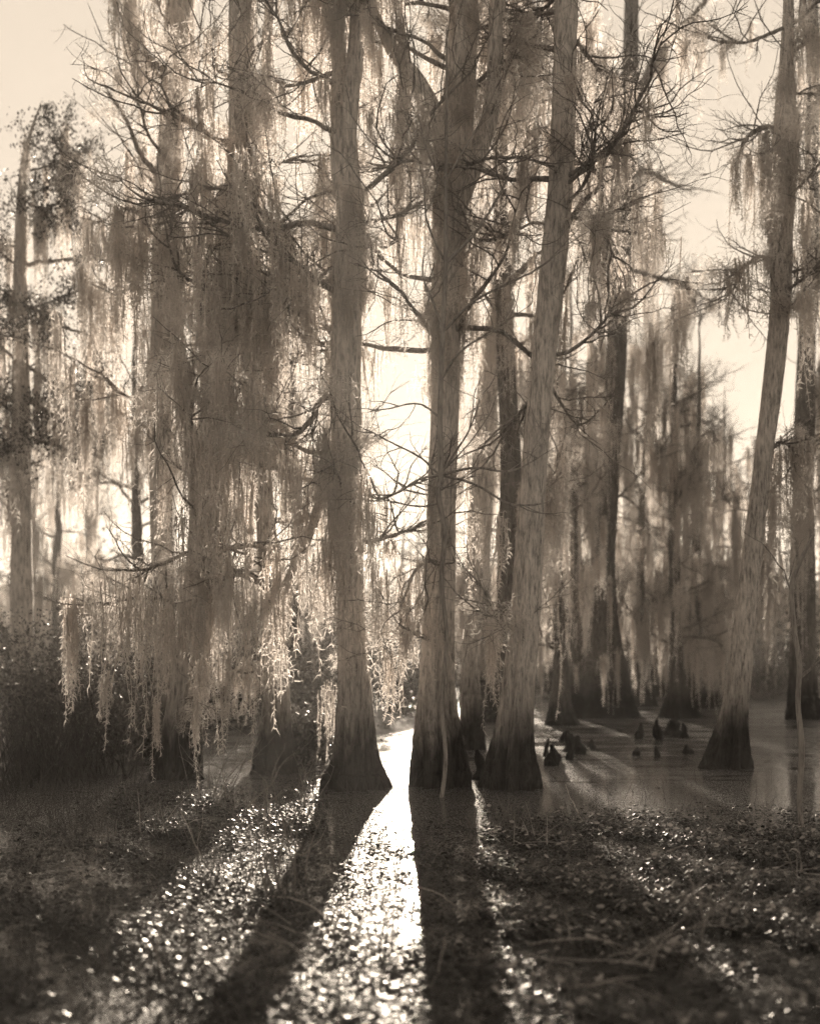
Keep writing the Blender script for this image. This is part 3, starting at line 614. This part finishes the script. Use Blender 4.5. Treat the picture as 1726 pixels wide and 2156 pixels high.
for k, (x, Y, w_, h_, lab) in enumerate([(1160, 44, 130, 1.7, 'low dark brush on the far bank just right of the pale trunk'), (1270, 47, 150, 2.1, 'low dark brush behind the black-footed tree'), (1500, 45, 150, 1.9, 'low dark brush left of the leaning right-hand tree'),
        (1590, 48, 120, 2.3, 'taller dark brush behind the leaning right-hand tree'), (560, 31, 120, 1.7, 'dark brush behind the slender fluted trunk'), (862, 37, 60, 2.1, 'small dark bush in the far gap beside the left edge of the stout trunk'), (470, 27, 120, 1.4, 'dark brush right of the broad pale trunk foot'), (1040, 30, 90, 1.1, 'dark brush between the feet of the right-hand front trunks')]):
    shrub(lab, x, Y, w_, h_, 5500, 40 + k, size=.08, depth=1.5)
g = np.random.RandomState(31)
def blades(n, spread, h, g, lean=.35, wd=.009):
    st = np.stack([g.normal(size=n) * spread[0], g.normal(size=n) * spread[1], np.zeros(n)], 1)
    d = np.stack([g.normal(size=n) * lean, g.normal(size=n) * lean, np.ones(n)], 1)
    p, _ = walk(st, d, g.uniform(.4, 1.1, n) * h, 6, g, .07, -.06)
    return tubes(p, np.linspace(wd, .001, 6)[None] * .5 * np.ones((n, 1)), 3)
for k, (x, Y, n, h, lab) in enumerate([(85, 16.3, 150, 1.5, 'clump of dark reeds standing at the left edge'), (170, 15.8, 110, 1.2, 'clump of leaning reeds left of the low moss curtain'), (30, 14.6, 90, 1.1, 'reeds cut by the left edge in front of the dark bush')]):
    q = P(x, 1375, Y); q[2] = -.02
    tag(link('reed_clump', make_mesh('reed_clump', [blades(n, (.35, .3), h, g, .25, .02)], 'leaf_dark'), None, tuple(q)), lab, 'reeds', 'reed clumps')
for k, (x, Y, h, lab) in enumerate([(1158, 17.5, .3, 'thin dark cypress knee standing beside the pale trunk'), (1196, 20, .35, 'narrow dark cypress knee farther right in the glare'), (1385, 22.5, .4, 'small pointed cypress knee in the open right water'),
        (1172, 18.2, .2, 'stubby cypress knee leaning on the thin dark one'), (1420, 24, .34, 'cypress knee farthest right in the open water'), (1212, 20.6, .22, 'short cypress knee beside the narrow dark one'),
        (1345, 23, .3, 'tiny cypress knee left of its pointed neighbour'), (1008, 15.6, .38, 'low rounded cypress knee against the right flank of the stout trunk'), (640, 22, .5, 'cypress knee in the bright strip left of the forked trunk')]):
    q = P(x, 1375, Y); zz = np.linspace(-.1, h, 12); wdt = .16 if k == 4 else .06
    pth = np.stack([np.sin(zz * 9 + k) * .035, np.cos(zz * 7) * .02, zz], 1); rr = wdt * 1.25 * (1 - ((zz + .1) / (h + .1)) ** 2.4) * (1 + .3 * np.sin(zz * 22 + k * 2)) + .018
    tag(link('cypress_knee', make_mesh('cypress_knee', [trunk_mesh(pth, rr, g, 12, .6), (pth[-1:] + [[0, 0, .01]], np.zeros((0, 3), int))], 'bark_dark'), None, (q[0], Y, 0)), lab, 'cypress knee', 'cypress knees')

for k in range(12):
    x, Y, h = g.uniform(1150, 1470), g.uniform(18.5, 24), g.uniform(.12, .34); q = P(x, 1375, Y); zz = np.linspace(-.1, h, 12)
    pth = np.stack([np.sin(zz * 9 + k) * .03, np.cos(zz * 7 + k) * .02, zz], 1); rr = g.uniform(.04, .09) * (1 - ((zz + .1) / (h + .1)) ** 2.2) * (1 + .28 * np.sin(zz * 30 + k * 2)) + .014
    tag(link('cypress_knee', make_mesh('cypress_knee', [trunk_mesh(pth, rr, g, 12, .6), (pth[-1:] + [[0, 0, .01]], np.zeros((0, 3), int))], 'bark_dark'), None, (q[0], Y, 0)), 'small dark stub among the scattered knees in the water right of the pale trunk', 'cypress knee', 'scattered small cypress knees right of the pale trunk')
def stick(label, pts, r, mat='twig_pale', forks=2, name='dead_branch'):
    """pts (px,py,z): a twig lying or leaning over the weeds, z above the water"""
    W3 = []; r = r * .9
    for x, y, z in pts:
        Y = F * (EYE - z) / (y - HY); W3.append([(x - CX) * Y / F, Y, z])
    S = spline(W3, 20); S += np.cumsum(g.normal(size=S.shape) * .003, 0); parts = [tubes(S[None], np.linspace(r, r * .45, 20)[None], 6)]
    if forks:
        i = g.randint(5, 17, forks); A = S[i]; D = (S[i + 2] - S[i]) ; D /= np.linalg.norm(D, axis=1, keepdims=True); D = D + g.normal(size=D.shape) * [.6, .5, .3] + [0, 0, .25]
        p, _ = walk(A, D, g.uniform(.15, .4, forks), 7, g, .18, 0); parts.append(tubes(p, np.linspace(r * .5, r * .2, 7)[None] * np.ones((forks, 1)), 4))
    tag(link(name, make_mesh(name, parts, mat)), label, 'branch', 'dead twigs in the weeds')
stick('pale leaning stake rising from the weeds right of the pale trunk foot', [(1225, 1728, .0), (1205, 1690, .14), (1188, 1648, .3)], .011, forks=0)
stick('arched pale twig in the weeds just right of the glitter', [(865, 1868, .02), (900, 1868, .1), (940, 1890, .09), (975, 1920, .0)], .008)
stick('long low twig across the weeds in the right foreground', [(1110, 1990, .03), (1180, 1985, .08), (1260, 1985, .08), (1360, 2020, .0)], .008)
stick('bent twig among the round leaves at right', [(1400, 1985, .0), (1430, 1960, .08), (1490, 1948, .12), (1560, 1965, .02)], .007, forks=4)
stick('twig lying under the long low twig', [(1190, 2080, .0), (1240, 2075, .05), (1290, 2062, .05), (1340, 2060, .0)], .008, forks=3)
stick('forked broken twig standing in the weeds at far right', [(1480, 2010, .0), (1475, 1960, .15), (1495, 1900, .3)], .006, forks=4)
stick('short curved twig right of the weed gap', [(1410, 1790, .0), (1440, 1780, .05), (1490, 1778, .03)], .009, forks=1)
stick('fallen twig tangle at the middle of the left weeds', [(560, 1885, .0), (640, 1900, .12), (700, 1950, .08), (760, 2010, .0)], .008, 'twig_pale', 5)
stick('slender stem standing upright in the left weeds', [(560, 1880, .0), (563, 1780, .35), (562, 1690, .62)], .006, forks=1)
stick('leaning bare stem left of the upright one', [(440, 1830, .0), (405, 1760, .25), (375, 1700, .4)], .006, forks=2)
stick('dark bent stick in the lower left foreground', [(345, 2070, .0), (335, 2000, .2), (340, 1930, .35)], .012, 'branch_bark', 1)
stick('dark stick beside the bent one in the lower left', [(390, 2060, .0), (395, 1990, .2), (385, 1920, .4)], .010, 'branch_bark', 1)
stick('thin twig at the bottom beside the glitter', [(900, 2080, .0), (930, 2000, .16), (940, 1960, .2)], .005, forks=1)
stick('fine twig rising from the lower right weeds', [(1120, 2120, .0), (1140, 2060, .15), (1155, 2020, .2)], .005, forks=2)
stick('twig pointing down at the right edge of the weeds', [(1650, 1790, .2), (1665, 1820, .1), (1680, 1850, .0)], .007, forks=0)
stick('fallen branch reaching from the left reeds over the water', [(70, 1640, .0), (140, 1580, .25), (215, 1520, .5)], .02, 'bark_grey', 2)

# bare stems of the leafless bush at left centre, one plant
def stem_bush(label, x, y, n, h, g, spread=.25):
    Y = base_Y(y); base = P(x, y, Y); st = np.stack([g.normal(size=n) * spread * .4, g.normal(size=n) * .1, np.zeros(n)], 1)
    d = np.stack([g.normal(size=n) * .45, g.normal(size=n) * .3, np.ones(n)], 1); p, _ = walk(st, d, g.uniform(.5, 1.1, n) * h, 12, g, .09, 0)
    root = tag(empty('bare_bush', base), label, 'bush', 'leafless bushes in the weeds')
    link('stems', make_mesh('stems', [tubes(p, np.linspace(.007, .002, 12)[None] * np.ones((n, 1)), 4)], 'twig_bark'), root)
    parts, _, _ = crown_from(list(p), g, 2, 2, l2=(.15, .5), l3=(.08, .2), thick=.4); link('twigs', make_mesh('twigs', parts, 'twig_bark', False), root)
def straws(label, x, y, n, h):
    q = P(x, y, base_Y(y)); st = np.column_stack([g.normal(size=n) * .16, g.normal(size=n) * .12, g.uniform(0, .06, n)])
    d = np.column_stack([g.normal(size=n), g.normal(size=n) * .5, g.uniform(-.05, 1.1, n)]); p, _ = walk(st, d, g.uniform(.4, 1.2, n) * h, 6, g, .06, -.05)
    tag(link('straw_clump', make_mesh('straw_clump', [tubes(p, np.linspace(.0042, .0018, 6)[None] * np.ones((n, 1)), 4)], 'pale_leaf'), None, (q[0], q[1], .02)), label, 'dead straw', 'clumps of dead straw')
straws('crossed pale straws sprawling over the weeds at far right', 1490, 1945, 17, .42)
straws('loose pale straws lying among round leaves at lower right', 1290, 2050, 11, .38)
straws('few pale straws in front of the dry grass below the pale trunk', 1130, 1790, 9, .34)
straws('pale straws at the right edge of the weeds', 1640, 1850, 8, .34)
straws('pale straws scattered at the lower left beside the glitter', 640, 1990, 9, .4)
straws('pale straws at the upper left of the weeds by the dark shrub', 300, 1770, 10, .4)
stem_bush('leafless bush rising from the weeds in front of the moss curtains', 455, 1690, 9, 1.2, g)
stem_bush('thin leafless bush in the middle of the left weeds', 590, 1880, 8, .8, g)
stem_bush('sparse leafless bush left of the flared forked trunk', 640, 1700, 6, .7, g)
for k, (x, y, n, h, lab) in enumerate([(1045, 1745, 60, .38, 'dry grass tuft below the pale trunk foot'), (1100, 1738, 50, .33, 'dry grass tuft right of its twin below the pale trunk foot'), (1190, 1760, 30, .3, 'sparse dry grass beside the leaning stake'),
        (1480, 1930, 34, .4, 'wiry grass tuft among the round leaves at far right'), (1530, 1860, 22, .3, 'small grass tuft at the right'), (340, 1720, 40, .35, 'weedy grass tuft in the upper left weeds'), (640, 1760, 40, .25, 'grass tuft near the forked trunk shadow'),
        (1080, 2100, 16, .3, 'few thin blades at the bottom right of the glitter'), (250, 2050, 30, .3, 'grass tuft at the lower left')]):
    Y = base_Y(y); q = P(x, y, Y)
    tag(link('grass_tuft', make_mesh('grass_tuft', [blades(n, (.16, .1), h, g, .55, .005)], 'dry_grass'), None, tuple(q)), lab, 'grass tuft', 'dry grass tufts')

# floating weed mat: round pennywort leaves on short stalks, nobody could count them
def discs(cen, rad_, tilt, g, n=6):
    M = len(cen); nrm = np.stack([g.normal(size=M) * tilt, g.normal(size=M) * tilt, np.ones(M)], 1); nrm /= np.linalg.norm(nrm, axis=1, keepdims=True)
    U = np.cross(nrm, [0, 1, .1]); U /= np.linalg.norm(U, axis=1, keepdims=True); W_ = np.cross(nrm, U)
    a = g.uniform(0, 6, M)[:, None] + np.arange(n)[None] * 2 * math.pi / n; el = g.uniform(.6, 1, M)[:, None]
    V = cen[:, None] + rad_[:, None, None] * (U[:, None] * np.cos(a)[..., None] + W_[:, None] * (np.sin(a) * el)[..., None])
    return V.reshape(-1, 3), np.arange(M * n).reshape(-1, n)
def field(n, g, dens):
    out = []
    while sum(map(len, out)) < n:
        Y = g.uniform(4.6, 15.5, 40000); X = g.uniform(-.5, .5, 40000) * Y; k = dens(X, Y) > g.rand(40000); out.append(np.stack([X[k], Y[k]], 1))
    return np.concatenate(out)[:n]
def nz(X, Y, s, ph): return .5 + .25 * (np.sin(X * s + ph) * np.cos(Y * s * .8 + ph * 2) + np.sin(X * s * 2.3 + Y * s * 1.7 + ph * 3) + .6 * np.sin(X * s * 5.1 - Y * s * 4.3 + ph))
def dens_mat(X, Y):
    px = CX + X * F / Y; py = HY + EYE * F / Y
    band_l = np.exp(-((py - 1745) / 70) ** 2) * ((px > 230) & (px < 690)); right = (px > 1010) * np.clip((py - 1700) / 60, 0, 1) * np.clip((2130 - py) / 180, .25, 1)
    low_l = (px < 620) * np.clip((py - 1830) / 150, 0, 1) * .5
    base_ = .3 * np.clip((py - 1690) / 200, 0, 1)
    return np.clip(np.maximum.reduce([band_l, right, low_l, base_]) * np.clip((nz(X, Y, 2.1, 1.3) - .38) * 3.5, .06, 1), 0, 1)
g = np.random.RandomState(91)
q = field(78000, g, dens_mat); n = len(q)
z = .004 + g.rand(n) ** 1.5 * .085
q4 = field(3600, g, lambda X, Y: (X < .1) * (nz(X, Y, 1.1, 2.3) > .5) * .8 + .1); n4 = len(q4)
p4, _ = walk(np.column_stack([q4, np.zeros(n4)]), np.column_stack([g.normal(size=n4) * .3, g.normal(size=n4) * .2, np.ones(n4)]), g.uniform(.05, 1, n4) ** 2 * .38 + .04, 6, g, .08, -.03)
tag(link('upright_grass', make_mesh('upright_grass', [tubes(p4, np.linspace(.0028, .0007, 6)[None] * np.ones((n4, 1)), 3)], 'leaf_dark', False)), 'thin upright blades standing all through the left weeds', 'grass', kind='stuff')
me = make_mesh('water_weeds', [discs(np.column_stack([q, z]), g.uniform(.45, 1, n) ** 2 * .022, .36, g)], 'mat_leaf', False)
tag(link('water_weeds', me), 'mat of small round floating leaves covering the foreground water', 'water weeds', kind='stuff')
q2 = field(2000, g, lambda X, Y: dens_mat(X, Y) * (X > .3)); n = len(q2)
tag(link('pale_leaves', make_mesh('pale_leaves', [discs(np.column_stack([q2, .03 + g.rand(n) * .08]), g.uniform(.009, .026, n), .5, g, 7)], 'pale_leaf', False)), 'scattered pale upturned leaves on the dark weed mat at right', 'leaves', kind='stuff')
def dens_bits(X, Y):
    py = HY + EYE * F / Y; return np.clip((py - 1690) / 220, 0, 1) * np.clip((nz(X, Y, 3.4, .4) - .4) * 4, .1, 1) + .01
q3 = field(175000, g, dens_bits); n = len(q3)
tag(link('floating_debris', make_mesh('floating_debris', [discs(np.column_stack([q3, .003 + g.rand(n) ** 2 * .012]), g.uniform(.3, 1, n) ** 2 * .018, .16, g, 5)], 'mat_leaf', False)), 'specks of duckweed and leaf litter floating on the foreground water', 'duckweed', kind='stuff')
st = field(2600, g, dens_mat); n = len(st)
p, _ = walk(np.column_stack([st, np.zeros(n)]), np.column_stack([g.normal(size=n) * .7, g.normal(size=n) * .4, np.ones(n)]), g.uniform(.04, .2, n), 5, g, .2, -.1)
tag(link('weed_stalks', make_mesh('weed_stalks', [tubes(p, np.linspace(.002, .0008, 5)[None] * np.ones((n, 1)), 3)], 'branch_bark', False)), 'thin dark stalks sticking up through the weed mat', 'stalks', kind='stuff')

# far wood that closes the view
g = np.random.RandomState(61); parts_t, parts_m, parts_l = [], [], []
M = 150; X = g.uniform(-42, 42, M); Yv = g.uniform(62, 92, M); keep = np.abs(X) > 1.6 + .02 * Yv; X, Yv = X[keep], Yv[keep]; M = len(X)
p, _ = walk(np.column_stack([X, Yv, np.zeros(M)]), np.tile([[0, 0, 1.]], (M, 1)), g.uniform(4.5, 7.5, M), 12, g, .05, .1)
parts_t.append(tubes(p, np.linspace(.32, .06, 12)[None] * g.uniform(.5, 1.1, (M, 1)), 6))
i = np.repeat(np.arange(M), 10); k = g.randint(3, 11, M * 10); A = p[i, k]; D = g.normal(size=A.shape) * [1, 1, .3]
b3, _ = walk(A, D, g.uniform(1, 4, M * 10), 7, g, .25, .0); parts_t.append(tubes(b3, np.linspace(.07, .02, 7)[None] * np.ones((M * 10, 1)), 4))
H = b3[:, 2:].reshape(-1, 3); H = H[g.choice(len(H), 5600)]; L = np.minimum(g.uniform(.6, 3.2, len(H)), H[:, 2] - .3); H, L = H[L > .3], L[L > .3]
cor = (np.abs(H[:, 0] - .3) < 1.1); H, L = H[~cor], L[~cor]
m_, _ = walk(H, np.tile([[0, 0, -1.]], (len(H), 1)), L, 5, g, .05, -.2); parts_m.append(tubes(m_, np.array([.05, .10, .09, .06, .01])[None] * g.uniform(.5, 1.4, (len(H), 1)), 4))
far = tag(link('far_wood', make_mesh('far_wood', parts_t, 'bark_dark')), 'hazy far wood of crowded trunks hung with moss closing the swamp', 'wood', kind='stuff')
link('moss', make_mesh('moss', parts_m, 'moss', False), far)
bx = np.column_stack([g.uniform(-45, 45, 2600), g.uniform(58, 94, 2600), g.rand(2600) ** 1.6 * 6.5])
bx = bx[(np.abs(bx[:, 0] - .3) > 1.2) | (bx[:, 2] < 2.4)]
link('undergrowth', make_mesh('undergrowth', [leaf_cloud(bx, 110000, g, .26, .8, .2)], 'far_leaf', False), far)

# ------------------------------------------------------------------ haze: one closed box of even air round everything
if HAZE:
    x0, x1, y0, y1, z0, z1 = -150, 150, -40, 250, -1.5, 24
    V = np.array([(x, y, z) for x in (x0, x1) for y in (y0, y1) for z in (z0, z1)], float)
    Fq = np.array([(0, 1, 3, 2), (4, 6, 7, 5), (0, 4, 5, 1), (2, 3, 7, 6), (0, 2, 6, 4), (1, 5, 7, 3)])
    m = bpy.data.materials.new('haze'); m.use_nodes = True; t = m.node_tree; t.nodes.remove(t.nodes['Principled BSDF'])
    pv = t.nodes.new('ShaderNodeVolumePrincipled'); pv.inputs['Density'].default_value = HAZE; pv.inputs['Anisotropy'].default_value = .4
    pv.inputs['Color'].default_value = (.95, .93, .9, 1); t.links.new(pv.outputs[0], t.nodes['Material Output'].inputs['Volume'])
    MAT['haze'] = m; o = link('haze', make_mesh('haze', [(V, Fq)], 'haze', False)); o['kind'] = 'stuff'; o['label'] = 'pale even morning haze filling the swamp'; o['category'] = 'haze'
